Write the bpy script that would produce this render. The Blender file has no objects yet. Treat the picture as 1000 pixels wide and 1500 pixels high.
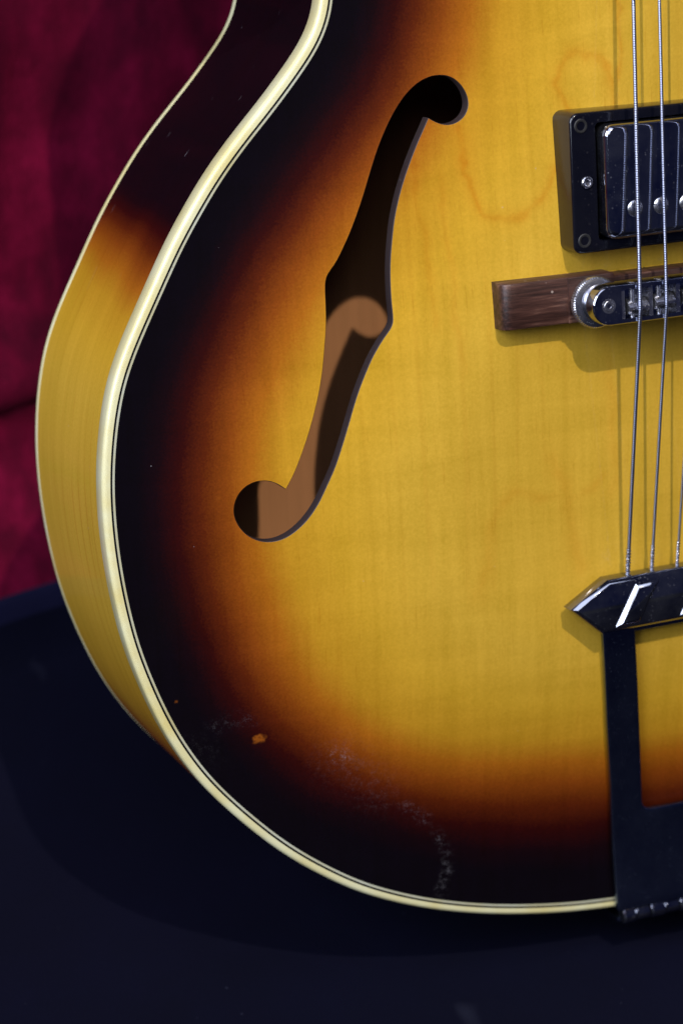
import bpy, bmesh, math, random
import numpy as np
from mathutils import Vector, Matrix, noise
from mathutils.geometry import delaunay_2d_cdt
random.seed(7)
R = math.radians
S = bpy.context.scene
COL = S.collection

# ------------------------------------------------------------------ camera, light, exposure
LEAN = R(12.0)                       # the guitar leans back on its rim
LIFT = 85.0 * math.sin(LEAN)
GM = Matrix.Translation((0, 0, LIFT / 1000)) @ Matrix.Rotation(R(90) - LEAN, 4, 'X')   # guitar frame (m) -> world

cam = bpy.data.cameras.new('camera'); camo = bpy.data.objects.new('camera', cam); COL.objects.link(camo)
cam.sensor_fit = 'VERTICAL'; cam.sensor_height = 36.0; cam.sensor_width = 24.0
cam.lens = 92.3; cam.clip_start = 0.01; cam.clip_end = 60
cm = Matrix(((0.93145702, 0.13173382, -0.33916665, -0.415347),
             (-0.04963003, 0.96944469, 0.24023708, 0.369345),
             (0.36045065, -0.20693766, 0.90953402, 0.790682),
             (0, 0, 0, 1)))
camo.matrix_world = GM @ cm
cam.dof.use_dof = True; cam.dof.focus_distance = 0.845; cam.dof.aperture_fstop = 9.0
S.camera = camo

w = bpy.data.worlds.new('World'); S.world = w; w.use_nodes = True
bg = w.node_tree.nodes['Background']; bg.inputs[0].default_value = (0.22, 0.29, 1.0, 1); bg.inputs[1].default_value = 0.045

def lamp(name, kind, pos, target, energy, color, **kw):
    l = bpy.data.lights.new(name, kind); o = bpy.data.objects.new(name, l); COL.objects.link(o)
    l.energy = energy; l.color = color
    for k, v in kw.items(): setattr(l, k, v)
    o.location = pos
    o.rotation_euler = (Vector(target) - Vector(pos)).to_track_quat('-Z', 'Y').to_euler()
    return o
ctr = Vector((-0.015, 0.03, 0.285))
kd = (GM.to_3x3() @ Vector((-0.088, 0.678, 0.730))).normalized()
lamp('ceiling_spot', 'SPOT', ctr + kd * 2.3, ctr, 156, (1.0, 0.89, 0.72), spot_size=R(24), spot_blend=1.0, shadow_soft_size=0.015)
lamp('window_light', 'AREA', (-1.85, -0.60, 1.20), (0, 0, 0.25), 74, (0.78, 0.85, 1.0), shape='RECTANGLE', size=1.9, size_y=1.5)
lamp('added_front_fill', 'AREA', (-1.3, -1.75, 1.75), (0, 0, 0.25), 12, (0.92, 0.95, 1.0), shape='RECTANGLE', size=1.5, size_y=1.1)  # unseen soft fill, added from front left to lift the shadows
lamp('ceiling_panel', 'AREA', (-0.75, -1.0, 2.5), (-0.4, -0.7, 0), 30, (0.74, 0.80, 1.0), shape='RECTANGLE', size=1.9, size_y=1.9)

S.view_settings.view_transform = 'Standard'; S.view_settings.look = 'None'
S.view_settings.exposure = 0.0; S.view_settings.gamma = 1.0
S.render.engine = 'CYCLES'
S.cycles.use_denoising = True
S.cycles.max_bounces = 8

# ------------------------------------------------------------------ material helpers
class NT:
    def __init__(s, name):
        s.m = bpy.data.materials.new(name); s.m.use_nodes = True
        s.t = s.m.node_tree; s.b = s.t.nodes['Principled BSDF']
    def n(s, typ, **kw):
        nd = s.t.nodes.new('ShaderNode' + typ)
        for k, v in kw.items():
            if k in nd.inputs.keys(): nd.inputs[k].default_value = v
            else: setattr(nd, k, v)
        return nd
    def l(s, a, b): s.t.links.new(a, b)
    def set(s, **kw):
        for k, v in kw.items(): s.b.inputs[k.replace('_', ' ')].default_value = v
    def math(s, op, a, b=None, clamp=False):
        nd = s.n('Math', operation=op, use_clamp=clamp)
        for i, v in enumerate((a, b)):
            if v is None: continue
            if hasattr(v, 'links'): s.l(v, nd.inputs[i])
            else: nd.inputs[i].default_value = v
        return nd.outputs[0]
    def mix(s, fac, a, b, blend='MIX'):
        nd = s.n('Mix', data_type='RGBA', blend_type=blend)
        for i, v in ((0, fac), (6, a), (7, b)):
            if hasattr(v, 'links'): s.l(v, nd.inputs[i])
            else: nd.inputs[i].default_value = v
        return nd.outputs[2]
    def ramp(s, fac, stops, interp='LINEAR'):
        nd = s.n('ValToRGB'); cr = nd.color_ramp; cr.interpolation = interp
        while len(cr.elements) < len(stops): cr.elements.new(0.5)
        for e, (p, c) in zip(cr.elements, stops):
            e.position = p; e.color = c if len(c) == 4 else (*c, 1)
        s.l(fac, nd.inputs[0]); return nd.outputs[0]
    def coord(s, scale, kind='Object', loc=(0, 0, 0)):
        tc = s.n('TexCoord'); mp = s.n('Mapping'); mp.inputs['Scale'].default_value = scale; mp.inputs['Location'].default_value = loc
        s.l(tc.outputs[kind], mp.inputs[0]); return mp.outputs[0]
    def noise(s, vec, scale, detail=4, rough=0.5, dist=0.0):
        nd = s.n('TexNoise', Scale=scale, Detail=detail, Roughness=rough, Distortion=dist)
        s.l(vec, nd.inputs['Vector']); return nd.outputs[0]
    def attr(s, name):
        return s.n('Attribute', attribute_name=name).outputs['Fac']
    def specks(s, vec, scale, size, keep):
        """sparse round specks: 1 inside a speck"""
        v = s.n('TexVoronoi', Scale=scale); s.l(vec, v.inputs['Vector'])
        sep = s.n('SeparateColor'); s.l(v.outputs['Color'], sep.inputs[0])
        near = s.math('LESS_THAN', v.outputs['Distance'], s.math('MULTIPLY', sep.outputs[1], size))
        return s.math('MULTIPLY', near, s.math('LESS_THAN', sep.outputs[0], keep))
    def bump(s, h, strength, dist):
        b = s.n('Bump', Strength=strength, Distance=dist); s.l(h, b.inputs['Height']); s.l(b.outputs[0], s.b.inputs['Normal'])

BURST = [(0.0, (.0022, .0014, .0030)), (.12, (.0026, .0013, .0028)), (.18, (.0062, .0013, .0024)), (.25, (.024, .0020, .0014)),
         (.32, (.078, .0115, .0016)), (.40, (.185, .042, .003)), (.48, (.295, .092, .005)), (.59, (.395, .200, .011)),
         (.76, (.460, .262, .018)), (1.0, (.490, .298, .029))]

def m_finish(side=False):
    t = NT('sunburst_side' if side else 'sunburst_top')
    b = t.attr('burst')
    if side: vec1, vec2, vec3 = t.coord((1, 1, 1), 'UV'), t.coord((1, .06, 1), 'UV'), t.coord((1, .02, 1), 'UV')
    else: vec1, vec2, vec3 = t.coord((1, 1, 1)), t.coord((1, .06, .3)), t.coord((.16, 1, .3))
    soft = t.noise(vec1, 22, 3)
    bb = t.math('ADD', b, t.math('MULTIPLY', t.math('SUBTRACT', soft, .5), .07))
    spray = t.noise(vec1, 1500, 2)                      # sprayed lacquer speckle
    bb = t.math('ADD', bb, t.math('MULTIPLY', t.math('SUBTRACT', spray, .5), .06))
    col = t.ramp(bb, BURST)
    grain = t.noise(vec2, 260, 5, .62)                  # long maple pores
    g2 = t.noise(vec2, 60, 3, .5)
    flame = t.noise(vec3, 95 if not side else 40, 3, .55, .6)
    k = t.math('ADD', t.math('MULTIPLY', t.math('SUBTRACT', grain, .5), .34), t.math('MULTIPLY', t.math('SUBTRACT', g2, .5), .20))
    if not side: k = t.math('ADD', k, t.math('MULTIPLY', t.math('SUBTRACT', flame, .5), .26))
    fine = t.noise(vec1, 1000, 4, .7)
    k = t.math('ADD', k, t.math('MULTIPLY', t.math('SUBTRACT', fine, .5), .42))
    kk = t.math('ADD', k, 1.0)
    cc = t.n('CombineColor'); t.l(kk, cc.inputs[0]); t.l(kk, cc.inputs[1])
    t.l(t.math('ADD', t.math('MULTIPLY', k, 2.2), 1.0), cc.inputs[2])
    col = t.mix(1.0, col, cc.outputs[0], 'MULTIPLY')
    # year rings as faint darker threads
    wv = t.n('TexWave', wave_type='BANDS', bands_direction='X', Scale=(30 if not side else 42), Distortion=5.5, Detail=2, **{'Detail Scale': 1.2})
    t.l(t.coord((1, .10, .2)) if not side else t.coord((1, .05, 1), 'UV'), wv.inputs['Vector'])
    thread = t.math('MULTIPLY', t.ramp(wv.outputs['Fac'], [(0, (1, 1, 1)), (.07, (0, 0, 0)), (1, (0, 0, 0))]), t.ramp(t.noise(vec1, 14, 2), [(.46, (0, 0, 0)), (.62, (1, 1, 1))]))
    col = t.mix(t.math('MULTIPLY', thread, (.55 if side else .15)), col, t.mix(1, col, (.78, .60, .4, 1), 'MULTIPLY'))
    pore = t.ramp(t.noise(t.coord((1, .045, .3)) if not side else t.coord((1, .03, 1), 'UV'), 1500, 3, .7), [(.60, (0, 0, 0)), (.72, (1, 1, 1))])
    col = t.mix(t.math('MULTIPLY', pore, .55), col, t.mix(1, col, (.80, .70, .50, 1), 'MULTIPLY'))
    if not side:
        st = t.math('MULTIPLY', t.attr('streak'), t.ramp(t.noise(vec1, 160, 3), [(.25, (.35, .35, .35)), (.7, (1, 1, 1))]))
        col = t.mix(st, col, t.mix(1, col, (.88, .64, .36, 1), 'MULTIPLY'))
        chip = t.attr('chip')
        col = t.mix(t.math('MULTIPLY', chip, t.ramp(t.noise(vec1, 900, 2), [(.3, (.4, .4, .4)), (.6, (1, 1, 1))])), col, (.26, .07, .006, 1))
    # scuffs and dust caught in the lacquer
    if side:
        sv = t.coord((1, .09, 1), 'UV')
        sp = t.math('MULTIPLY', t.specks(sv, 700, .30, .10), t.math('MULTIPLY', t.attr('scuff'), t.ramp(t.noise(vec1, 90, 2), [(.5, (0, 0, 0)), (.6, (1, 1, 1))])))
    else:
        sp = t.math('MULTIPLY', t.ramp(t.noise(vec1, 2300, 2, .6), [(.47, (0, 0, 0)), (.60, (1, 1, 1))]), t.math('MULTIPLY', t.attr('scuff'), t.ramp(t.noise(vec1, 420, 4, .75), [(.47, (0, 0, 0)), (.66, (1, 1, 1))])))
    dust = t.specks(vec1, 330, .10, .03)
    sp = t.math('MAXIMUM', t.math('MULTIPLY', sp, .55), t.math('MULTIPLY', dust, .45))
    col = t.mix(t.math('MULTIPLY', sp, .5), col, (.42, .40, .46, 1))
    t.l(col, t.b.inputs['Base Color'])
    t.set(Roughness=.5, Specular_IOR_Level=.06, Coat_Weight=.6, Coat_Roughness=.05, Coat_IOR=1.42)
    t.l(t.math('ADD', t.math('MULTIPLY', t.noise(vec1, 35, 3), .05), t.math('ADD', .02, t.math('MULTIPLY', sp, .4))), t.b.inputs['Coat Roughness'])
    b_ = t.n('Bump', Strength=.04, Distance=.0004); t.l(t.noise(vec1, 120, 3), b_.inputs['Height']); t.l(b_.outputs[0], t.b.inputs['Coat Normal'])
    return t.m

def m_cream(name, col, amt=.35):
    t = NT(name); v = t.coord((1, 1, 1))
    n1 = t.noise(v, 45, 4, .6); n2 = t.noise(v, 600, 3)
    c = t.mix(t.ramp(n1, [(.4, (0, 0, 0)), (.7, (1, 1, 1))]), col, (col[0] * .93, col[1] * .82, col[2] * .55, 1))
    grime = t.math('MULTIPLY', t.specks(v, 260, .25, .05), amt)
    c = t.mix(grime, c, (.20, .13, .07, 1))
    t.l(c, t.b.inputs['Base Color'])
    t.set(Roughness=.3, Coat_Weight=.5, Coat_Roughness=.12, Subsurface_Weight=.0)
    t.bump(n2, .05, .0003); return t.m

def m_plain(name, col, rough=.5, metal=0.0, dust=0.0, dscale=900, coat=0.0, dcol=(.30, .30, .34, 1), bumps=.0):
    t = NT(name); v = t.coord((1, 1, 1))
    t.set(Base_Color=(*col, 1), Roughness=rough, Metallic=metal, Coat_Weight=coat, Coat_Roughness=.08)
    if dust:
        sp = t.math('MULTIPLY', t.specks(v, dscale, .42, .35), t.ramp(t.noise(v, 120, 3), [(.42, (0, 0, 0)), (.72, (1, 1, 1))]))
        film = t.math('MULTIPLY', t.ramp(t.noise(v, 70, 4, .65), [(.35, (0, 0, 0)), (.8, (1, 1, 1))]), .12)
        f = t.math('MULTIPLY', t.math('MAXIMUM', t.math('MULTIPLY', sp, .75), film), dust, True)
        t.l(t.mix(f, (*col, 1), dcol), t.b.inputs['Base Color'])
        t.l(t.math('ADD', t.math('MULTIPLY', f, .6), rough), t.b.inputs['Roughness'])
        if metal: t.l(t.math('SUBTRACT', metal, t.math('MULTIPLY', f, metal)), t.b.inputs['Metallic'])
    if bumps: t.bump(t.noise(v, 300, 3), bumps, .0004)
    return t.m

def m_rosewood():
    t = NT('rosewood'); v = t.coord((.07, 1, 1)); v1 = t.coord((1, 1, 1))
    g = t.noise(v, 520, 5, .7); g2 = t.noise(v, 120, 3, .6)
    f = t.math('ADD', t.math('MULTIPLY', g, .65), t.math('MULTIPLY', g2, .35))
    c = t.ramp(f, [(.36, (.006, .0028, .0022)), (.47, (.028, .011, .008)), (.57, (.060, .025, .018)), (.70, (.20, .105, .075))])
    t.l(t.mix(t.math('MULTIPLY', t.specks(v1, 500, .25, .10), .6), c, (.4, .32, .28, 1)), t.b.inputs['Base Color'])
    t.set(Roughness=.42, Specular_IOR_Level=.45); t.bump(g, .35, .0004); return t.m

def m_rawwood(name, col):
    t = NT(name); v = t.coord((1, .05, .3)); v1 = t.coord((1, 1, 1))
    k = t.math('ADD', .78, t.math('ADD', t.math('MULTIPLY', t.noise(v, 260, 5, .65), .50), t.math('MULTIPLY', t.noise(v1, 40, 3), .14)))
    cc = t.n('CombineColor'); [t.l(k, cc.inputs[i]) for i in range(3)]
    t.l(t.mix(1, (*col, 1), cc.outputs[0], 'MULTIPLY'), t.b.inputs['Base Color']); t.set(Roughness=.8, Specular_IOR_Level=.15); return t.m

def m_string(wound):
    t = NT('wound_string' if wound else 'plain_string')
    t.set(Base_Color=(.36, .39, .52, 1), Metallic=1.0, Roughness=.34)
    if wound:
        wv = t.n('TexWave', wave_type='BANDS', bands_direction='Y', Scale=420); t.l(t.coord((1, 1, 1)), wv.inputs['Vector'])
        t.bump(wv.outputs['Fac'], .4, .0002)
    return t.m

def m_velvet():
    t = NT('red_velvet'); v = t.coord((1, 1, 1))
    n = t.noise(v, 26, 6, .68); n2 = t.noise(v, 900, 2); n3 = t.noise(t.coord((1, 1, .35)), 90, 4, .6)
    f = t.math('ADD', t.math('MULTIPLY', n, .6), t.math('MULTIPLY', n3, .4))
    c = t.ramp(f, [(.36, (.040, .0004, .008)), (.52, (.085, .0007, .014)), (.70, (.165, .0022, .028))])
    t.l(c, t.b.inputs['Base Color'])
    t.set(Roughness=.9, Specular_IOR_Level=.08, Sheen_Weight=.22, Sheen_Roughness=.4); t.b.inputs['Sheen Tint'].default_value = (.75, .08, .30, 1)
    t.bump(t.math('ADD', n2, t.math('MULTIPLY', n3, 1.5)), .45, .002); return t.m

def m_blackcloth(name='black_cloth', k=(.72, .70, .66)):
    t = NT(name); v = t.coord((1, 1, 1))
    n = t.noise(v, 9, 5, .65); n2 = t.noise(v, 1200, 2)
    c = t.ramp(n, [(.35, (.0006, .0009, .0085)), (.62, (.0009, .0013, .0115)), (.78, (.0022, .0030, .018))])
    c = t.mix(1, c, (*k, 1), 'MULTIPLY')
    lint = t.math('MULTIPLY', t.specks(v, 260, .16, .05), .5)
    scuff = t.math('MULTIPLY', t.ramp(t.noise(t.coord((1, .5, 1), loc=(.3, .2, 0)), 34, 2, .5), [(.70, (0, 0, 0)), (.80, (1, 1, 1))]), .35)
    c = t.mix(t.math('MAXIMUM', t.math('MULTIPLY', lint, .2), t.math('MULTIPLY', scuff, .25)), c, (.10, .11, .18, 1))
    t.l(c, t.b.inputs['Base Color']); t.set(Roughness=.8, Specular_IOR_Level=.10, Sheen_Weight=.035, Sheen_Roughness=.35); t.b.inputs['Sheen Tint'].default_value = (.35, .40, 1, 1); t.bump(n2, .35, .0006); return t.m

M = dict(top=m_finish(), side=m_finish(True),
         cream=m_cream('cream_binding', (.66, .64, .40, 1)), ivory=m_cream('ivory_ply', (.46, .47, .37, 1)),
         ply=m_plain('black_ply', (.004, .004, .005), .3, coat=.5), hole=m_plain('hole_edge_paint', (.022, .013, .013), .5, dust=.12),
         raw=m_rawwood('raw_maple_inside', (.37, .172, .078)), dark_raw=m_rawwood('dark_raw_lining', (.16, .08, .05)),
         plastic=m_plain('black_plastic', (.0028, .0030, .0060), .14, dust=.16, coat=.2, dcol=(.14, .13, .14, 1)),
         chrome=m_plain('chrome', (.33, .34, .39), .06, 1.0, dust=.30, dscale=1300),
         dull=m_plain('worn_nickel', (.58, .58, .62), .24, 1.0, dust=.6, dscale=1500, bumps=.25),
         satin=m_plain('satin_tailpiece_plate', (.22, .27, .42), .17, 1.0, dust=.10, dscale=1500),
         gunk=m_plain('blackened_slot', (.006, .006, .007), .6), rosewood=m_rosewood(),
         wound=m_string(True), plain=m_string(False), velvet=m_velvet(), cloth=m_blackcloth(), hem=m_blackcloth('hem_painted_light', (5.0, 3.6, 1.9)),  # hem: brighter copy of the cloth, light caught by the roll painted in
         neckwood=m_plain('dark_neck_wood', (.020, .006, .003), .3, coat=.5), frets=m_plain('fret_wire', (.55, .55, .58), .2, 1.0),
         floor=m_plain('dark_floor', (.01, .01, .012), .7))

# ------------------------------------------------------------------ geometry helpers (all millimetres, guitar frame)
def link(name, me, parent=None):
    o = bpy.data.objects.new(name, me); COL.objects.link(o)
    if parent is not None: o.parent = parent
    return o
def mesh(name, verts, faces, mat, parent=None, sharp=35, mi=None, k=.001):
    me = bpy.data.meshes.new(name)
    me.from_pydata([(v[0] * k, v[1] * k, v[2] * k) for v in verts], [], faces)
    for m in (mat if isinstance(mat, (list, tuple)) else [mat]): me.materials.append(M[m])
    if mi: me.polygons.foreach_set('material_index', mi)
    bm = bmesh.new(); bm.from_mesh(me); bmesh.ops.recalc_face_normals(bm, faces=bm.faces) if sharp is not None else None; bm.to_mesh(me); bm.free()
    me.polygons.foreach_set('use_smooth', [True] * len(me.polygons))
    if sharp is not None: me.set_sharp_from_angle(angle=R(sharp))
    return link(name, me, parent)
def empty(name, parent=None):
    return link(name, None, parent)
def loft(loops, closed=True, cap0=False, cap1=False, off=0):
    n = len(loops[0]); V = [tuple(v) for lp in loops for v in lp]; Fc = []
    for i in range(len(loops) - 1):
        for j in range(n if closed else n - 1):
            a, b = i * n + j, i * n + (j + 1) % n
            Fc.append((a + off, b + off, b + n + off, a + n + off))
    if cap0: Fc.append(tuple(off + j for j in range(n))[::-1])
    if cap1: Fc.append(tuple(off + (len(loops) - 1) * n + j for j in range(n)))
    return V, Fc
def join(*vf):
    V, Fc = [], []
    for v, f in vf:
        k = len(V); V += list(v); Fc += [tuple(i + k for i in q) for q in f]
    return V, Fc
def rrect(cx, cy, wx, wy, r, z, n=5):
    out = []
    for sx, sy, a0 in ((1, 1, 0), (-1, 1, 90), (-1, -1, 180), (1, -1, 270)):
        for i in range(n + 1):
            a = R(a0 + 90 * i / n)
            out.append((cx + sx * (wx / 2 - r) + r * math.cos(a), cy + sy * (wy / 2 - r) + r * math.sin(a), z))
    return out
def rsolid(cx, cy, wx, wy, r, z0, z1, bev, seg=3, n=5):
    lp = [rrect(cx, cy, wx, wy, r, z0, n)]
    for i in range(seg + 1):
        a = R(90 * i / seg); d = bev * (1 - math.cos(a))
        lp.append(rrect(cx, cy, wx - 2 * d, wy - 2 * d, max(r - d, .05), z1 - bev + bev * math.sin(a), n))
    return loft(lp, cap0=True, cap1=True)
def poly_inset(poly, d):
    n = len(poly); out = []
    for i in range(n):
        a, b, c = (Vector(poly[j % n]) for j in (i - 1, i, i + 1))
        e1, e2 = (b - a).normalized(), (c - b).normalized()
        n1, n2 = Vector((-e1.y, e1.x)), Vector((-e2.y, e2.x))      # inward for ccw
        m = (n1 + n2); m = m / max(m.dot(n1), .2)
        out.append((b + m * d)[:])
    return out
def psolid(poly, z0, z1, bev, cap0=True):
    lp = [[(x, y, z0) for x, y in poly], [(x, y, z1 - bev) for x, y in poly]]
    p1 = poly_inset(poly, bev * .35); p2 = poly_inset(poly, bev)
    lp += [[(x, y, z1 - bev * .3) for x, y in p1], [(x, y, z1) for x, y in p2]]
    return loft(lp, cap0=cap0, cap1=True)
def circle(cx, cy, r, z, n=24): return [(cx + r * math.cos(2 * math.pi * i / n), cy + r * math.sin(2 * math.pi * i / n), z) for i in range(n)]
def lathe(cx, cy, prof, n=28): return loft([circle(cx, cy, r, z, n) for r, z in prof], cap0=True, cap1=True)
def box(x0, x1, y0, y1, z0, z1):
    V = [(x, y, z) for z in (z0, z1) for y in (y0, y1) for x in (x0, x1)]
    return V, [(0, 2, 3, 1), (4, 5, 7, 6), (0, 1, 5, 4), (2, 6, 7, 3), (0, 4, 6, 2), (1, 3, 7, 5)]
def tube(path, rad, n=10):
    P = [Vector(p) for p in path]; loops = []
    for i, p in enumerate(P):
        t = (P[min(i + 1, len(P) - 1)] - P[max(i - 1, 0)]).normalized()
        s = t.cross(Vector((0, 0, 1)) if abs(t.z) < .9 else Vector((1, 0, 0))).normalized(); u = s.cross(t)
        r = rad[i] if isinstance(rad, (list, tuple)) else rad
        loops.append([tuple(p + s * r * math.cos(2 * math.pi * k / n) + u * r * math.sin(2 * math.pi * k / n)) for k in range(n)])
    return loft(loops, cap0=True, cap1=True)
def resample(P, step, closed=True):
    P = np.array(P, float); Q = np.vstack([P, P[:1]]) if closed else P
    s = np.r_[0, np.cumsum(np.hypot(*np.diff(Q, axis=0).T))]; n = max(int(round(s[-1] / step)), 4)
    t = np.linspace(0, s[-1], n + 1)[:(-1 if closed else None)]
    return np.c_[np.interp(t, s, Q[:, 0]), np.interp(t, s, Q[:, 1])]
def catmull(P, k=10, closed=False):
    P = [np.array(p, float) for p in P]; n = len(P); out = []
    for i in range(n if closed else n - 1):
        g = lambda j: P[j % n] if closed else P[min(max(j, 0), n - 1)]
        p0, p1, p2, p3 = g(i - 1), g(i), g(i + 1), g(i + 2)
        for q in range(k):
            t = q / k; out.append(.5 * (2 * p1 + (p2 - p0) * t + (2 * p0 - 5 * p1 + 4 * p2 - p3) * t * t + (3 * p1 - p0 - 3 * p2 + p3) * t ** 3))
    if not closed: out.append(P[-1])
    return np.array(out)
def gsmooth(P, n):
    for _ in range(n): P = .25 * np.roll(P, 1, 0) + .5 * P + .25 * np.roll(P, -1, 0)
    return P
def inside(poly, Q):
    x, y = Q[:, 0], Q[:, 1]; r = np.zeros(len(Q), bool); a = poly; b = np.roll(poly, -1, 0)
    for (x0, y0), (x1, y1) in zip(a, b):
        if y0 == y1: continue
        c = ((y0 > y) != (y1 > y)) & (x < (x1 - x0) * (y - y0) / (y1 - y0) + x0); r ^= c
    return r
def pdist(poly, Q, closed=True):
    a = np.array(poly, float); b = np.roll(a, -1, 0)
    if not closed: a, b = a[:-1], b[:-1]
    e = b - a; L = (e ** 2).sum(1) + 1e-9; best = np.full(len(Q), 1e9)
    for i in range(len(a)):
        t = np.clip(((Q - a[i]) @ e[i]) / L[i], 0, 1)
        d = ((Q - a[i] - t[:, None] * e[i]) ** 2).sum(1); np.minimum(best, d, out=best)
    return np.sqrt(best)

# ------------------------------------------------------------------ the setting
fl = mesh('floor', *box(-2200, 2200, -1900, 900, -40, -6), 'floor'); fl['kind'] = 'structure'

def fbm(x, y, z=0.0, o=4): return noise.fractal(Vector((x, y, z)), 0.9, 2.1, o)
# black cloth: spread over the floor, its far edge folded over into a low roll
E0, ED = Vector((-179, 266)), Vector((26, 8)).normalized(); EN = Vector((-ED.y, ED.x))
def cloth():
    rows, us = [], np.linspace(-1700, 1700, 240)
    vs = list(np.linspace(-1500, -420, 20)) + list(np.linspace(-400, -26, 56)) + list(np.linspace(-24, 10, 18))
    for v in vs:
        row = []
        for u in us:
            edge = 2.2 * math.sin(u * .021) + 5 * fbm(u * .006, 3.1)
            p = E0 + ED * u + EN * (v + edge)
            z = 1.4 * fbm(p.x * .010, p.y * .010, 1.7)
            near = math.exp(-((p.x) / 120) ** 2 - ((p.y - 85) / 70) ** 2)
            z *= (1 - .9 * near)
            ramp = min(max((v + 125) / 103, 0), 1); z += 27 * ramp * ramp
            z += 17 * math.exp(-((v + 5) / 9.0) ** 2) - 5.0 * math.exp(-((v + 24) / 6.0) ** 2)
            if v > -2: z += 4 * min((v + 2) / 8, 1)
            row.append((p.x, p.y, min(z, 0.0 if (near > .35) else 60) - 1.2))
        rows.append(row)
    return loft(rows, closed=False)
cv, cf = cloth(); nu = 239
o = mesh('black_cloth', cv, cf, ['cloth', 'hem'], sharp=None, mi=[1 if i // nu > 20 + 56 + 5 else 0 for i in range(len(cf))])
o['label'] = 'black cloth spread under the guitar, its back edge rolled against the red velvet'; o['category'] = 'cloth'; o['kind'] = 'thing'
# red velvet: hangs behind, then fans forward over the floor until it slips under the black roll
def velvet():
    rows, us = [], np.linspace(-1500, 1500, 420)
    prof = [(-10, 22), (0, 30), (7, 39), (15, 52), (23, 68), (30, 84), (34, 96), (33.5, 103), (30, 108), (29, 115), (32, 128), (36, 150), (38, 172)]
    prof = [tuple(q) for q in catmull(prof, 5)] + [(38 + 1.2 * i, 172 + 14 * i) for i in range(1, 95)]
    for dv, z in prof:
        row = []
        hang = min(max((z - 60) / 200, 0), 1)
        for u in us:
            fold = 9 * math.sin(u * .034 + 1.2 * fbm(u * .004, z * .002)) * hang + 14 * fbm(u * .0075, z * .0042, 4.0) * (.25 + .75 * hang) + 6.0 * fbm(u * .020, z * .016, 6.0)
            low = 5.0 * fbm(u * .016, z * .02, 9.0) * (1 - hang) * min(max((z - 30) / 25, 0), 1)
            tilt = .16 * (u - 10) * math.exp(-((z - 104) / 60) ** 2) * (1 if abs(u) < 200 else 200 / abs(u))
            p = E0 + ED * u + EN * (dv + fold * min(max((z - 30) / 50, 0), 1) + low)
            row.append((p.x, p.y, z + tilt * .8))
        rows.append(row)
    return loft(rows, closed=False)
o = mesh('red_velvet_backdrop', *velvet(), 'velvet', sharp=None)
o['label'] = 'crumpled dark red velvet cloth hanging behind the guitar'; o['category'] = 'curtain'; o['kind'] = 'thing'

# ------------------------------------------------------------------ the guitar
G = empty('archtop_guitar'); G.matrix_world = GM
G['label'] = 'sunburst hollow-body archtop guitar with f-hole and cream binding leaning upright on black cloth'; G['category'] = 'guitar'

LEFT = [(0, 514), (-30, 512), (-62, 504), (-95, 489), (-124, 464), (-142, 432), (-145, 405), (-138, 378), (-126, 354), (-118.5, 338),
        (-118.4, 327), (-122.2, 316.6), (-130.3, 306.4), (-139.4, 296.3), (-149.2, 286.3), (-158.1, 276.2), (-165.6, 266), (-172.5, 255.8), (-178.4, 245.5),
        (-184.2, 235.1), (-189.9, 224.7), (-194.7, 214.2), (-197.8, 203.5), (-199.9, 192.5), (-201.2, 181.5), (-201.6, 170.2), (-201.3, 158.8), (-200.3, 147.2),
        (-198.7, 135.5), (-196.3, 123.5), (-192.6, 111.2), (-188, 98.6), (-182, 86), (-172.8, 71.7), (-157.6, 54.4), (-143.1, 40.9), (-124.4, 27.6),
        (-109.1, 19.8), (-91.9, 13.2), (-70, 7.3), (-44.3, 2.9), (-22, 1.0)]
full = LEFT + [(0, .2)] + [(-x, y) for x, y in LEFT[:0:-1]]        # counter-clockwise
OUT = gsmooth(resample(catmull(full, 8, True), 2.0), 14)
N = len(OUT)
T = np.roll(OUT, -1, 0) - np.roll(OUT, 1, 0); T /= np.linalg.norm(T, axis=1)[:, None]
INW = np.c_[-T[:, 1], T[:, 0]]
for _ in range(4): INW = .25 * np.roll(INW, 1, 0) + .5 * INW + .25 * np.roll(INW, -1, 0)
INW /= np.linalg.norm(INW, axis=1)[:, None]
assert inside(OUT, (OUT + INW * 3)).mean() > .99
def sweep(prof): return loft([[(*(OUT[i] + INW[i] * d), z) for i in range(N)] for d, z in prof])
ARCH = 15.0
def arch(d):
    t = np.clip((d - 4) / 115, 0, 1); return ARCH * (3 * t * t - 2 * t ** 3)

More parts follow.
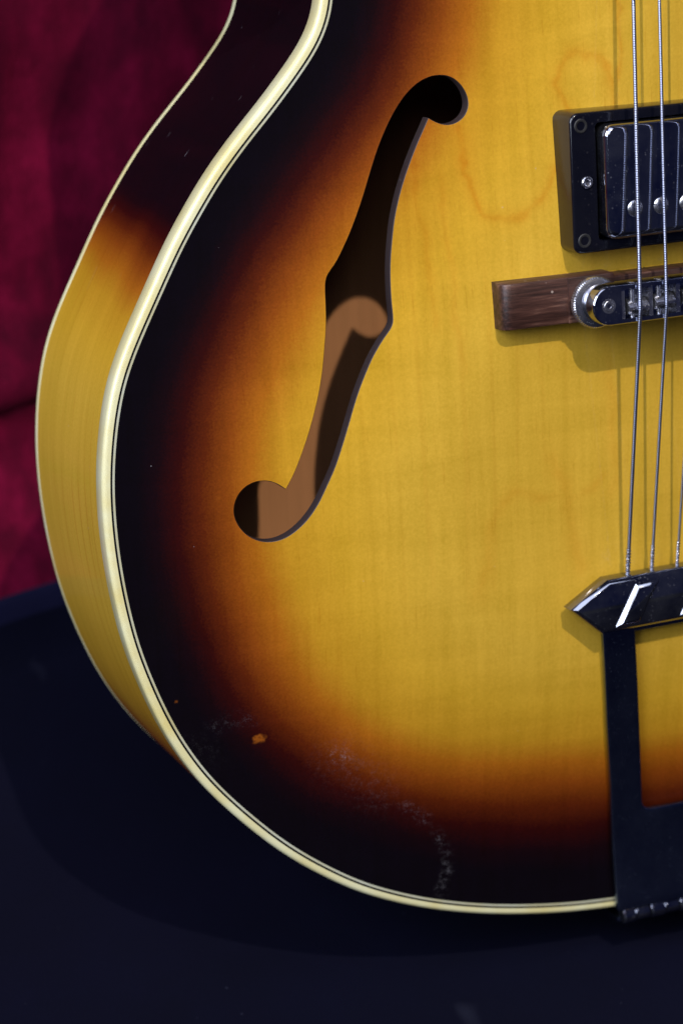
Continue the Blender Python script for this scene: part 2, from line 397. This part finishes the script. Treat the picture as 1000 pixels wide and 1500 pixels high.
FH = [(-80.8, 301.3), (-77.1, 300.5), (-74.0, 297.7), (-72.2, 294.0), (-72.0, 290.7), (-73.4, 287.6), (-76.3, 285.5), (-79.3, 284.9), (-82.3, 285.6), (-84.6, 286.9), (-85.5, 287.6), None, (-87.1, 284.6), (-89.6, 280.2), (-92.8, 273.9), (-95.4, 268.2), (-97.6, 262.5), (-99.6, 256.1), (-101.1, 249.0), (-102.2, 242.6), (-102.8, 236.0), (-103.0, 229.5), (-102.9, 224.2), (-103.5, 222.1), (-104.7, 220.9), (-107.1, 218.1), (-110.6, 213.1), (-113.7, 207.4), (-117.0, 200.4), (-120.0, 192.6), (-122.5, 186.1), (-125.6, 178.3), (-128.6, 172.4), (-131.4, 167.1), (-135.1, 162.0), (-139.3, 158.2), (-143.4, 155.9), (-147.4, 155.2), (-151.2, 155.8), (-154.6, 157.6), (-157.1, 160.3), (-158.8, 163.6), (-159.3, 166.9), (-158.5, 170.4), (-156.4, 173.6), (-153.6, 175.5), (-150.3, 176.3), (-147.0, 175.9), (-144.4, 174.7), (-142.0, 172.7), None, (-140.4, 175.2), (-138.2, 179.4), (-135.9, 184.6), (-133.5, 190.5), (-131.4, 196.3), (-129.5, 202.1), (-128.1, 207.3), (-127.0, 212.5), (-126.1, 217.8), (-125.3, 222.6), (-124.8, 227.2), (-124.5, 232.1), (-124.2, 238.0), (-123.3, 240.7), (-120.1, 244.3), (-116.9, 249.4), (-114.3, 254.0), (-111.8, 259.0), (-109.2, 264.7), (-106.6, 271.0), (-104.0, 277.2), (-101.7, 282.0), (-99.0, 286.9), (-95.9, 291.6), (-92.4, 295.8), (-88.7, 298.9), (-84.8, 300.8)]
i1 = FH.index(None); i2 = FH.index(None, i1 + 1)
segA = FH[i2 + 1:] + FH[:i1]                       # left side, top lobe, to upper point
segB = [FH[i1 - 1]] + FH[i1 + 1:i2]                # right side, lower lobe, to lower point
def sm(P, k=2):
    P = resample(catmull(P, 6), .9, False)
    for _ in range(k): P[1:-1] = .25 * P[:-2] + .5 * P[1:-1] + .25 * P[2:]
    return P
A_ = sm([FH[i2 - 1]] + segA, 6); B_ = sm(segB, 6)
HOLE = np.vstack([A_[:-1], B_[:-1]])               # clockwise
area = .5 * np.sum(HOLE[:, 0] * np.roll(HOLE[:, 1], -1) - np.roll(HOLE[:, 0], -1) * HOLE[:, 1])
if area < 0: HOLE = HOLE[::-1]
HOLE2 = np.c_[-HOLE[:, 0], HOLE[:, 1]][::-1]

def cdt_surface(boundary, holes, grid):
    pts = [boundary] + holes; V = np.vstack(pts); E = []; k = 0
    for q in pts:
        n = len(q); E += [(k + i, k + (i + 1) % n) for i in range(n)]; k += n
    ok = inside(boundary, grid) & (pdist(boundary, grid) > .9)
    for h in holes: ok &= ~inside(h, grid) & (pdist(h, grid) > .5)
    V = np.vstack([V, grid[ok]])
    r = delaunay_2d_cdt([Vector(v) for v in V], E, [], 0, 1e-5)
    P = np.array([v[:] for v in r[0]]); Fc = np.array([f[:] for f in r[2]])
    c = P[Fc].mean(1); keep = inside(boundary, c)
    for h in holes: keep &= ~inside(h, c)
    return P, Fc[keep]
def gridpts(x0, x1, y0, y1, st):
    gx, gy = np.meshgrid(np.arange(x0, x1, st), np.arange(y0, y1, st)); gx = gx + (np.arange(gx.shape[0])[:, None] % 2) * st * .5
    return np.c_[gx.ravel(), gy.ravel()]

STREAKS = [([(-76.6, 284.5), (-74.9, 272.4), (-72.6, 260.2), (-68.5, 254.8), (-61.7, 253.8), (-54.5, 255.9), (-48.3, 261.6), (-42.8, 273.3), (-39.4, 285.2), (-42.6, 296.4), (-38.7, 304.9), (-31.9, 303.4), (-25.2, 298.6), (-23.3, 288.5)], 1.0, .85),
           ([(-21.4, 325), (-21.0, 303.8), (-23.7, 288.5)], .8, .8),
           ([(-32.3, 163.6), (-37.5, 159.5), (-52.8, 159.2), (-62.7, 162.9), (-71.7, 154.7), (-74.7, 143.4), (-78.8, 129.7)], 1.5, .36),
           ([(-48.6, 172), (-45.3, 155.8), (-40.8, 133.8)], 2.6, .38), ([(-30, 213), (-27, 190), (-28, 160)], 2.0, .35),
           ([(-91.7, 283), (-91.0, 260.6), (-88.7, 220.7)], .8, .45), ([(-84, 270), (-83.0, 240), (-80.5, 205)], .7, .35)]
inner = OUT + INW * 4.3
fine = [gridpts(-205, 205, -2, 516, 3.0)]
fine = [fine[0][~((fine[0][:, 0] > -96) & (fine[0][:, 0] < -15) & (fine[0][:, 1] > 125) & (fine[0][:, 1] < 328))],
        gridpts(-96, -15, 125, 328, .75), gridpts(-159, -149.5, 83, 92, .4), gridpts(-184.5, -179, 102, 107, .4), gridpts(-166, -162, 169.5, 173.5, .4)]
g = np.vstack(fine)
P, Fc = cdt_surface(inner, [HOLE, HOLE2], g)
dT = pdist(OUT, P); zT = arch(dT)
def wall(h):
    """bevelled edge and wall of an f-hole, going down through the top"""
    nrm = np.roll(h, -1, 0) - np.roll(h, 1, 0); nrm /= np.linalg.norm(nrm, axis=1)[:, None] + 1e-9
    inn = np.c_[-nrm[:, 1], nrm[:, 0]]; z = arch(pdist(OUT, h))
    if not inside(h, (h + inn * .6)).mean() > .5: inn = -inn
    return loft([[(*(h[i] + inn[i] * d), z[i] - e) for i in range(len(h))] for d, e in ((0, 0), (.10, .06), (.22, .28), (.24, 4.4))])
topV = [(x, y, z) for (x, y), z in zip(P, zT)]
nt = len(topV)
me_top = join((topV, [tuple(f) for f in Fc.tolist()]), wall(HOLE), wall(HOLE2))
low = [(x, y, z - 4.4) for x, y, z in topV]
me_top = join(me_top, (low, [tuple(f[::-1]) for f in Fc.tolist()]))
nF, nW = len(Fc), len(HOLE) * 3 * 2
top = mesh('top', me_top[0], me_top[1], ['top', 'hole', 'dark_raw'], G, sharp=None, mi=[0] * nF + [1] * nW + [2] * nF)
if top.data.polygons[0].normal.z < 0: top.data.flip_normals()
me = top.data; nv = len(me.vertices)
me.set_sharp_from_angle(angle=R(50))
A = {k: np.zeros(nv) for k in ('burst', 'streak', 'chip', 'scuff')}
bot = np.clip((105 - P[:, 1]) / 90, 0, 1); A['burst'][:nt] = dT / 100 / (1 + .44 * bot * bot * (3 - 2 * bot))
for path, wd, amt in STREAKS:
    q = catmull(path, 6); near = np.abs(P[:, 0] + 56) < 50
    d = np.full(nt, 99.0); 
    jit = np.array([(noise.noise(Vector((x * .09, y * .09, 3))) * 2.0 + noise.noise(Vector((x * .35, y * .35, 7))) * .9, noise.noise(Vector((x * .09, y * .09, 11))) * 2.0 + noise.noise(Vector((x * .35, y * .35, 15))) * .9) for x, y in P[near]])
    d[near] = pdist(q, P[near] + jit, False); A['streak'][:nt] = np.maximum(A['streak'][:nt], amt * (.65 * np.exp(-(d / wd) ** 2) + .35 * np.exp(-(d / (3.2 * wd)) ** 2)))
for (cx, cy), (rx, ry), a in (((-154.2, 87.5), (2.3, 1.7), .8), ((-181.7, 104.6), (.6, .6), .5), ((-164, 171.6), (1.0, 1.0), .25)):
    rr = np.hypot((P[:, 0] - cx) / rx, (P[:, 1] - cy) / ry); rr = rr + .45 * np.array([noise.noise(Vector((x * .9, y * .9, 2))) if q < 3 else 0 for (x, y), q in zip(P, rr)]); A['chip'][:nt] = np.maximum(A['chip'][:nt], a * np.clip(2.6 - 2.4 * rr, 0, 1))
for path, wd, amt in (([(-129.5, 78.4), (-124.4, 76.5)], 2.6, 1.0), ([(-128, 77), (-121, 72), (-113, 62)], 7, .26), ([(-105, 56.6), (-102, 53.8), (-95.5, 48.1)], 1.3, 1.0), ([(-91.5, 42), (-89.2, 37.0), (-88.4, 29.1), (-91.1, 19.3)], 1.2, 1.3),
                      ([(-170, 93), (-163, 95.6), (-156, 94.0)], 1.6, .35), ([(-178, 88), (-172, 84)], 4, .12), ([(-28, 139), (-32, 135)], 1.5, .6)):
    d = pdist(path, P, False); A['scuff'][:nt] = np.maximum(A['scuff'][:nt], amt * np.exp(-(d / wd) ** 2))
for k, v in A.items():
    me.attributes.new(k, 'FLOAT', 'POINT').data.foreach_set('value', v.astype(np.float32))

# bindings
fb = empty('front_binding', G)
arc = [(1.6 * (1 - math.cos(R(a))), -1.6 + 1.6 * math.sin(R(a))) for a in range(0, 91, 15)]
mesh('cream_ply', *sweep([(.6, -7.6), (.12, -7.6), (0, -7.3)] + arc + [(2.62, .02), (2.62, -1.2)]), 'cream', fb, 50)
mesh('dark_ply', *sweep([(2.62, -1.0), (2.62, -.03), (3.32, -.02), (3.32, -1)]), 'ply', fb, 50)
mesh('ivory_ply', *sweep([(3.32, -1.0), (3.32, .0), (4.05, .01), (4.05, -1)]), 'ivory', fb, 50)
mesh('dark_ply', *sweep([(4.05, -1.0), (4.05, -.03), (4.45, .002), (4.45, -1)]), 'ply', fb, 50)
arcb = [(1.2 * (1 - math.sin(R(a))), -85 + 1.2 * (1 - math.cos(R(a)))) for a in range(0, 91, 15)][::-1]
mesh('back_binding', *sweep([(.6, -81.2), (.12, -81.2), (0, -81.5)] + arcb + [(3.0, -85)]), 'cream', G, 50)

# side: finished outside, raw lining inside
zs = np.linspace(-7.4, -81.4, 14)
sl = [[(*(OUT[i] + INW[i] * .12), z) for i in range(N)] for z in zs]
V, Fq = loft(sl)
V2, F2 = loft([[(*(OUT[i] + INW[i] * 3.2), z) for i in range(N)] for z in (-2, -40, -84)])
V, Fall = join((V, Fq), (V2, [f[::-1] for f in F2]))
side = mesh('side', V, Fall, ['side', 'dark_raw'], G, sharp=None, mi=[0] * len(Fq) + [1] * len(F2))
me = side.data
if (me.polygons[0].normal.to_2d().dot(Vector(INW[0]))) > 0: me.flip_normals()
uv = me.uv_layers.new(name='UVMap'); arcs = np.r_[0, np.cumsum(np.hypot(*np.diff(OUT, axis=0).T))] / 1000
ud = np.zeros((len(me.loops), 2), np.float32)
for pg in me.polygons:
    js = [me.loops[l].vertex_index % N for l in pg.loop_indices]; wrap = 0 in js and (N - 1) in js
    for l, j in zip(pg.loop_indices, js):
        ud[l] = (me.vertices[me.loops[l].vertex_index].co.z, arcs[j] + (arcs[-1] if wrap and j == 0 else 0))
uv.data.foreach_set('uv', ud.ravel())
sb = np.zeros(len(me.vertices)); sc = np.zeros(len(me.vertices))
for i, v in enumerate(me.vertices):
    y = v.co.y * 1000 + 2.5 * noise.noise(v.co * 40); zrel = (v.co.z * 1000 + 44) / 40
    up = min(max((267 - 3 * zrel - y) / 62, 0), 1); dn = min(max((y - 44) / 96, 0), 1)
    sb[i] = .08 + .90 * min(up, dn) ** .85
    sc[i] = math.exp(-((y - 285) / 32) ** 2) * (1 if v.co.x < 0 else .3)
me.attributes.new('burst', 'FLOAT', 'POINT').data.foreach_set('value', sb.astype(np.float32))
me.attributes.new('scuff', 'FLOAT', 'POINT').data.foreach_set('value', sc.astype(np.float32))

# back: arched, raw wood inside
Pb, Fb = cdt_surface(OUT + INW * 2.9, [], gridpts(-205, 205, -2, 516, 5.0))
zb = -85 - .8 * arch(pdist(OUT, Pb))
Vb, Fbb = join(([(x, y, z) for (x, y), z in zip(Pb, zb)], [tuple(f[::-1]) for f in Fb.tolist()]), ([(x, y, z + 4.5) for (x, y), z in zip(Pb, zb)], [tuple(f) for f in Fb.tolist()]))
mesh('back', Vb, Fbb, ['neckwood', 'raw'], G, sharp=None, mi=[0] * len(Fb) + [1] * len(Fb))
# lengthwise braces glued under the top
for s in (-1, 1):
    rows = []
    for y in np.linspace(60, 440, 30):
        x = s * (34 + (y - 60) * .03); zt = float(arch(pdist(OUT, np.array([[x, y]])))[0]) - 5.0
        hh = 9 * min(1, (y - 50) / 60, (450 - y) / 60)
        rows.append([(x - 4, y, zt + .3), (x + 4, y, zt + .3), (x + 2.5, y, zt - hh), (x - 2.5, y, zt - hh)])
    mesh('brace', *loft(rows, cap0=True, cap1=True), 'dark_raw', G)

# ---------------- pickups
def skew(o, x, y, a=1.3):
    """the hardware sits a touch askew of the body's centre line"""
    p = Vector((x / 1000, y / 1000, 0)); o.matrix_local = Matrix.Translation(p) @ Matrix.Rotation(R(a), 4, 'Z') @ Matrix.Translation(-p)
def screw_head(cx, cy, z, r, cross=True):
    v = lathe(cx, cy, [(r, z - 1), (r, z + .05), (r * .86, z + .35), (r * .62, z + .30), (r * .5, z - .25), (.05, z - .55)], 20)
    return v
def slotted(cx, cy, z, r, ang):
    gs = [-1, -.8, -.6, -.4, -.2, -.125, -.115, 0, .115, .125, .2, .4, .6, .8, 1]; n = len(gs); V = []
    for a in gs:
        for b in gs:
            x, y = a * math.sqrt(1 - b * b / 2), b * math.sqrt(1 - a * a / 2)
            q = min(x * x + y * y, 1); h = 1.15 * math.sqrt(max(1 - q * .92, 0))
            if abs(a) < .12: h -= .55
            ca, sa = math.cos(ang), math.sin(ang)
            V.append((cx + r * (x * ca - y * sa), cy + r * (x * sa + y * ca), z + h - .3))
    return V, [(i * n + j, i * n + j + n, i * n + j + n + 1, i * n + j + 1) for i in range(n - 1) for j in range(n - 1)]
def pickup(cy, z0):
    pk = empty('pickup', G); skew(pk, -45, cy, .5)
    X, Y, Wd, Hd = .1, cy, 89.6, 46.2
    lp = [rrect(X, Y, Wd, Hd, 3.2, z0 - 6), rrect(X, Y, Wd, Hd, 3.2, z0 + .2), rrect(X, Y, Wd - .5, Hd - .5, 3.1, z0 + 8.0)]
    for i in range(1, 5):
        a = R(90 * i / 4); d = 1.1 * (1 - math.cos(a)); lp.append(rrect(X, Y, Wd - .5 - 2 * d, Hd - .5 - 2 * d, 3.1 - d, z0 + 8.0 + 1.1 * math.sin(a)))
    lp += [rrect(X, Y, 71.4, 38.6, 1.6, z0 + 9.15), rrect(X, Y, 71.0, 38.2, 1.5, z0 + 8.8), rrect(X, Y, 71.0, 38.2, 1.5, z0 + 1)]
    mesh('mounting_ring', *loft(lp), 'plastic', pk, 40)
    mesh('cover', *rsolid(X, Y, 69.6, 37.4, 3.8, z0 + 1, z0 + 14.6, 2.5, 7, 8), 'chrome', pk, 40)
    for sx in (-1, 1):
        for sy in (-1, 1): mesh('ring_screw', *screw_head(X + sx * 40.7, Y + sy * 18.6, z0 + 9.0, 2.45), 'gunk', pk)
        mesh('height_screw', *screw_head(X + sx * 39.3, Y + .3, z0 + 9.7, 1.95), 'dull', pk)
    for k in range(6): mesh('pole_screw', *slotted(-24.8 + 9.45 * k, Y - 9.0, z0 + 14.7, 2.75, random.uniform(-.3, .3) + (R(90) if k == 1 else 0)), 'dull', pk)
pickup(264.3, 15.0)
pickup(392.0, 10.5)

# ---------------- bridge
br = empty('bridge', G); skew(br, -69, 226, .6)
def base_half(s):
    """feet hug the arched top; low rounded ends, raised middle"""
    secs = []
    for x in [-69.2, -68.9, -68.2, -67.2, -66, -64, -60, -52, -47, -46.4, -46.2, -45.5, -40, -31.5, -30.2, -29.6, -20, 0]:
        e = max(0.0, 1 - (x + 69.2) / 3.4); rd = 3.2 * (1 - math.sqrt(max(1 - e * e, 0)))
        zt = 22.0 + (x + 69) * .02 - rd + (.8 if x > -46.3 else 0)
        yu = 233.9 - (1.1 if x > -30 else 0); yl = 218.6
        zb = 12.6 + (x + 69) * .012 if x < -22 else 14.5
        b = .5
        secs.append([(s * x, yl, zb), (s * x, yl, zt - b), (s * x, yl + b * .4, zt - b * .3), (s * x, yl + b, zt), (s * x, yu - b, zt), (s * x, yu - b * .4, zt - b * .3), (s * x, yu, zt - b), (s * x, yu, zb)])
    return loft(secs, cap0=True)
mesh('bridge_base', *join(base_half(1), base_half(-1)), 'rosewood', br, 40)
for s in (-1, 1):
    cx, cy = s * 37.8, 225.1
    n = 132; prof = [(6.0, 23.9), (8.0, 23.9), (8.55, 24.3), (8.55, 26.3), (8.0, 26.8), (7.2, 27.1), (5.4, 27.3), (5.2, 28.4)]
    loops = []
    for r, z in prof:
        loops.append([(cx + (r - (.32 if r > 8.3 and i % 2 else 0)) * math.cos(2 * math.pi * i / n), cy + (r - (.32 if r > 8.3 and i % 2 else 0)) * math.sin(2 * math.pi * i / n), z) for i in range(n)])
    mesh('thumbwheel', *loft(loops, cap0=True, cap1=True), 'dull', br, 30)
    mesh('post', *lathe(cx, cy, [(2.0, 20), (2.0, 35.0), (1.6, 35.3), (.8, 35.3), (.7, 34.6)], 16), 'dull', br)
def stadium(hx, r, z, n=14, cy=225.1):
    out = []
    for s, a0 in ((1, -90), (-1, 90)):
        for i in range(n + 1):
            a = R(a0 + 180 * i / n); out.append((s * hx + r * math.cos(a), cy + r * math.sin(a), z))
    return out
def pocket(z, x0=-33.2, x1=33.2, y0=220.3, y1=229.9):
    """same vertex count as stadium(), squared off"""
    out = []; n = 14
    for s, a0 in ((1, -90), (-1, 90)):
        for i in range(n + 1):
            a = R(a0 + 180 * i / n); c, q = math.cos(a), math.sin(a); m = max(abs(c), abs(q))
            out.append(((x1 if s > 0 else x0) + (0 if abs(q) >= abs(c) - 1e-9 else 0), (y0 + y1) / 2 + (y1 - y0) / 2 * max(-1, min(1, q / m)), z))
    return out
HX, RB = 37.0, 6.6
bl = [stadium(HX - .3, RB - .5, 27.6), stadium(HX, RB, 28.0), stadium(HX, RB, 34.2), stadium(HX - .06, RB - .18, 34.75), stadium(HX - .15, RB - .5, 35.05), pocket(35.1), pocket(29.6)]
mesh('saddle_bar', *loft(bl, cap0=True, cap1=True), 'chrome', br, 35)
for s in (-1, 1): mesh('post_hole', *lathe(s * 37.8, 225.1, [(2.45, 35.0), (2.45, 35.16), (1.75, 35.2), (1.75, 34.95), (.1, 34.9)], 22), 'dull', br)
SX = [-27.2, -17.5, -7.2, 3.1, 13.4, 23.5]
for k in range(7):
    x = (SX[0] - 5.3) if k == 0 else (SX[5] + 5.2 if k == 6 else (SX[k - 1] + SX[k]) / 2)
    mesh('bar_web', *box(x - .75, x + .75, 220.1, 230.1, 29.7, 34.6), 'dull', br)
for k, x in enumerate(SX):
    off = [-1.0, -.4, .2, -.8, .1, .7][k]; y = 224.6 + off
    wd = 3.6
    prof = [(-2.5, 30), (-2.3, 33.9), (-.5, 36.0), (.4, 36.0), (1.7, 34.6), (2.5, 33.0), (2.5, 30)]
    secs = []
    for dx in (-wd, -.75, -.2, .2, .75, wd):
        dz = -.55 if abs(dx) < .3 else 0
        secs.append([(x + dx, y + a, b + (dz if b > 35 else 0)) for a, b in prof])
    mesh('saddle', *loft(secs, cap0=True, cap1=True), 'dull', br, 30)
    thr = [(1.05 if i % 2 else .8) for i in range(26)]
    mesh('saddle_screw', *tube([(x - 1.4, 220.2 + i * .42, 33.4) for i in range(26)], thr, 10), 'dull', br, 60)
    mesh('screw_head', *tube([(x - 1.4, 230.2, 33.2), (x - 1.4, 231.6, 33.2), (x - 1.4, 231.9, 33.2)], [1.5, 1.5, 1.1], 14), 'dull', br)

# ---------------- tailpiece
tp = empty('tailpiece', G); skew(tp, -45, 122)
hexa = [(-49.2, 121.8), (-37.8, 111.5), (37.8, 111.5), (49.2, 121.8), (35.0, 130.0), (-35.0, 130.0)]
lp = [[(x, y, 17.6) for x, y in poly_inset(hexa, .4)], [(x, y, 18.0) for x, y in hexa], [(x, y, 22.9) for x, y in hexa], [(x, y, 23.15) for x, y in poly_inset(hexa, .12)],
      [(x, y, 24.30) for x, y in poly_inset(hexa, 1.15)], [(x, y, 24.55) for x, y in poly_inset(hexa, 1.5)], [(x, y, 24.7) for x, y in poly_inset(hexa, 2.0)]]
mesh('tail_bar', *loft(lp, cap0=True, cap1=True), 'chrome', tp, 28)
for k in range(3):
    dx = 24.5 * k
    q = [(-33.4 + dx, 113.6), (-24.4 + dx, 114.0), (-16.2 + dx, 127.6), (-25.2 + dx, 127.3)]
    lp = [[(x, y, 24.6) for x, y in q], [(x, y, 25.0) for x, y in q], [(x, y, 26.1) for x, y in poly_inset(q, 1.15)], [(x, y, 26.25) for x, y in poly_inset(q, 1.5)]]
    mesh('bar_insert', *loft(lp, cap1=True), 'chrome', tp, 30)
zc = catmull([(118, 19.6), (112, 19.0), (95, 16.6), (75, 13.2), (50, 8.6), (30, 5.6), (12, 4.2), (2, 3.8), (-3, 3.6)], 8)
def zleg(y): return float(np.interp(y, zc[::-1, 0], zc[::-1, 1]))
def xo(y): return float(np.interp(y, [-3, 5.3, 50.5, 75.9, 111.2, 118], [-26.8, -27.0, -29.6, -32.2, -34.9, -35.3]))
ip = [(-24.2, 118), (-23.6, 110.7), (-22.1, 92), (-20.6, 74.1), (-19.2, 58), (-18.3, 46)]
ip = [tuple(q) for q in resample(ip, 3, False)] + [(-18.1 + 4 * (1 - math.cos(R(a))), 42 - 4 * math.sin(R(a))) for a in range(0, 91, 15)] + [(-12, 37.9), (-8, 37.8), (-4, 37.7), (0, 37.7)]
def zplate(x, y): return zleg(y) + .55 * (1 - min(1, abs(x) / 30) ** 2) * min(max((46 - y) / 20, 0), 1)
lo = [(xo(y), y) for y in np.linspace(116, 1.2, 60)]
outer = resample(lo + [(-x, y) for x, y in lo[::-1]], 1.6); hole_ = [q for q in ip if q[1] < 112]
hole_ = hole_ + [(-x, y) for x, y in hole_[::-1][1:]]
window = resample(hole_, 1.0)
Pp, Fp = cdt_surface(outer, [window], gridpts(-36, 36, 0, 118, 2.0))
def lip(loop, sgn):
    t = np.roll(loop, -1, 0) - np.roll(loop, 1, 0); t /= np.linalg.norm(t, axis=1)[:, None] + 1e-9
    nn = np.c_[-t[:, 1], t[:, 0]]
    if (inside(loop, loop + nn * .3).mean() > .5) == (sgn > 0): nn = -nn
    return loft([[(*(q + v * d), zplate(q[0], q[1]) - e) for q, v in zip(loop, nn)] for d, e in ((0, 0), (.22, .06), (.42, .22), (.52, .5), (.52, 1.8))])
topP = ([(x, y, zplate(x, y)) for x, y in Pp], [tuple(f) for f in Fp.tolist()])
lowP = ([(x, y, zplate(x, y) - 1.75) for x, y in Pp], [tuple(f[::-1]) for f in Fp.tolist()])
V, Fq = join(topP, lip(outer, 1), lip(window, -1), lowP)
fr = mesh('tail_frame', V, Fq, 'satin', tp, None)
bm = bmesh.new(); bm.from_mesh(fr.data); bmesh.ops.remove_doubles(bm, verts=bm.verts, dist=2e-6); bmesh.ops.recalc_face_normals(bm, faces=bm.faces); bm.to_mesh(fr.data); bm.free()
fr.data.polygons.foreach_set('use_smooth', [True] * len(fr.data.polygons)); fr.data.set_sharp_from_angle(angle=R(60))
xs = [-25.6, -20.4, -14.6, -8.6, -2.9, 2.9, 8.6, 14.6, 20.4, 25.6]
for k in range(9):
    a, b = xs[k] + .12, xs[k + 1] - .12; r = 3.0 if k % 2 == 0 else 2.6
    mesh('hinge_knuckle', *tube([(a, -1.7, 2.4), (a + .5, -1.7, 2.4), (b - .5, -1.7, 2.4), (b, -1.7, 2.4)], [r - .6, r, r, r - .6], 16), 'chrome', tp, 40)
mesh('end_bracket', *join(box(-26.3, 26.3, -4.4, -2.9, -48, .6)), 'satin', tp)

# ---------------- strings
NUTY, NUTZ = 853.0, 4.5
GA = [.66, .54, .43, .33, .22, .17]
TX = [-26.2, -17.1, -7.4, 2.7, 12.7, 22.7]
for k in range(6):
    y0 = 224.6 + [-1.0, -.4, .2, -.8, .1, .7][k]; zb_ = 35.75 + GA[k]
    nx = -10.5 + 7.0 * k
    path = [(TX[k], 128.5, 20.6), (TX[k], 131, 20.9)]
    for t in np.linspace(.04, .985, 14): path.append((TX[k] + (SX[k] - TX[k]) * t, 131 + (y0 - 131) * t, 20.9 + (zb_ - 20.9) * t))
    path += [(SX[k], y0, zb_ + .04)]
    for t in np.linspace(.003, 1, 30): path.append((SX[k] + (nx - SX[k]) * t, y0 + (NUTY - y0) * t, zb_ + (NUTZ - zb_) * t))
    st = mesh('string', *tube(path, GA[k], 12), 'wound' if k < 4 else 'plain', G, 60)
    tw = []
    for i in range(60):
        t = i / 59; y = 130.2 + 9.6 * t; c = (y - 131) / (y0 - 131); a = i * .95
        tw.append((TX[k] + (SX[k] - TX[k]) * c + GA[k] * 1.15 * math.cos(a), y, 20.9 + (zb_ - 20.9) * c + GA[k] * 1.15 * math.sin(a)))
    tw.append((tw[-1][0] - .2, tw[-1][1] + 4.5, tw[-1][2] + .7))
    mesh('end_twist', *tube(tw, .27, 7), 'dull', st, 60)
    mesh('ball_end', *lathe(TX[k], 126.5, [(.8, 19.4), (1.5, 19.9), (1.5, 21.4), (.8, 21.9)], 12), 'dull', st)

# ---------------- neck (above the picture's edge)
def necksec(y, wd, th, z):
    return [(wd * math.cos(R(a)), y, z - th * math.sin(R(a))) for a in range(0, 181, 15)]
zn = lambda y: 36.2 - (y - 224.6) * (31.7 / 628.4)
nk = empty('neck', G); nk.matrix_local = Matrix.Translation((0, .4, 0)) @ Matrix.Rotation(R(-.8), 4, 'Z') @ Matrix.Translation((0, -.4, 0))
mesh('neck_shaft', *loft([necksec(y, wd, th, zn(y) - 8) for y, wd, th in ((480, 28, 60), (512, 28, 56), (530, 27.5, 24), (700, 25, 20), (850, 21.5, 18))], cap0=True, cap1=True), 'neckwood', nk)
fbv = loft([[(-a, y, zn(y) - 8), (a, y, zn(y) - 8), (a, y, zn(y) - 4), (-a, y, zn(y) - 4)] for y, a in ((418, 29), (850, 21.5))], cap0=True, cap1=True)
mesh('fingerboard', *fbv, 'rosewood', nk)
for f in range(1, 21):
    y = NUTY - 628 * (1 - 2 ** (-f / 12)); a = np.interp(y, [418, 850], [28.8, 21.3])
    if y > 420: mesh('fret', *tube([(-a, y, zn(y) - 3.9), (a, y, zn(y) - 3.9)], 1.0, 8), 'frets', nk)
mesh('nut', *box(-21.4, 21.4, 850.2, 855, -4.5, 4.4), 'cream', nk)
hs = [(-22, 855.2), (22, 855.2), (40, 905), (44, 1000), (20, 1012), (0, 1004), (-20, 1012), (-44, 1000), (-40, 905)]
mesh('headstock', *psolid(hs, -16, -2, 1), 'neckwood', nk)
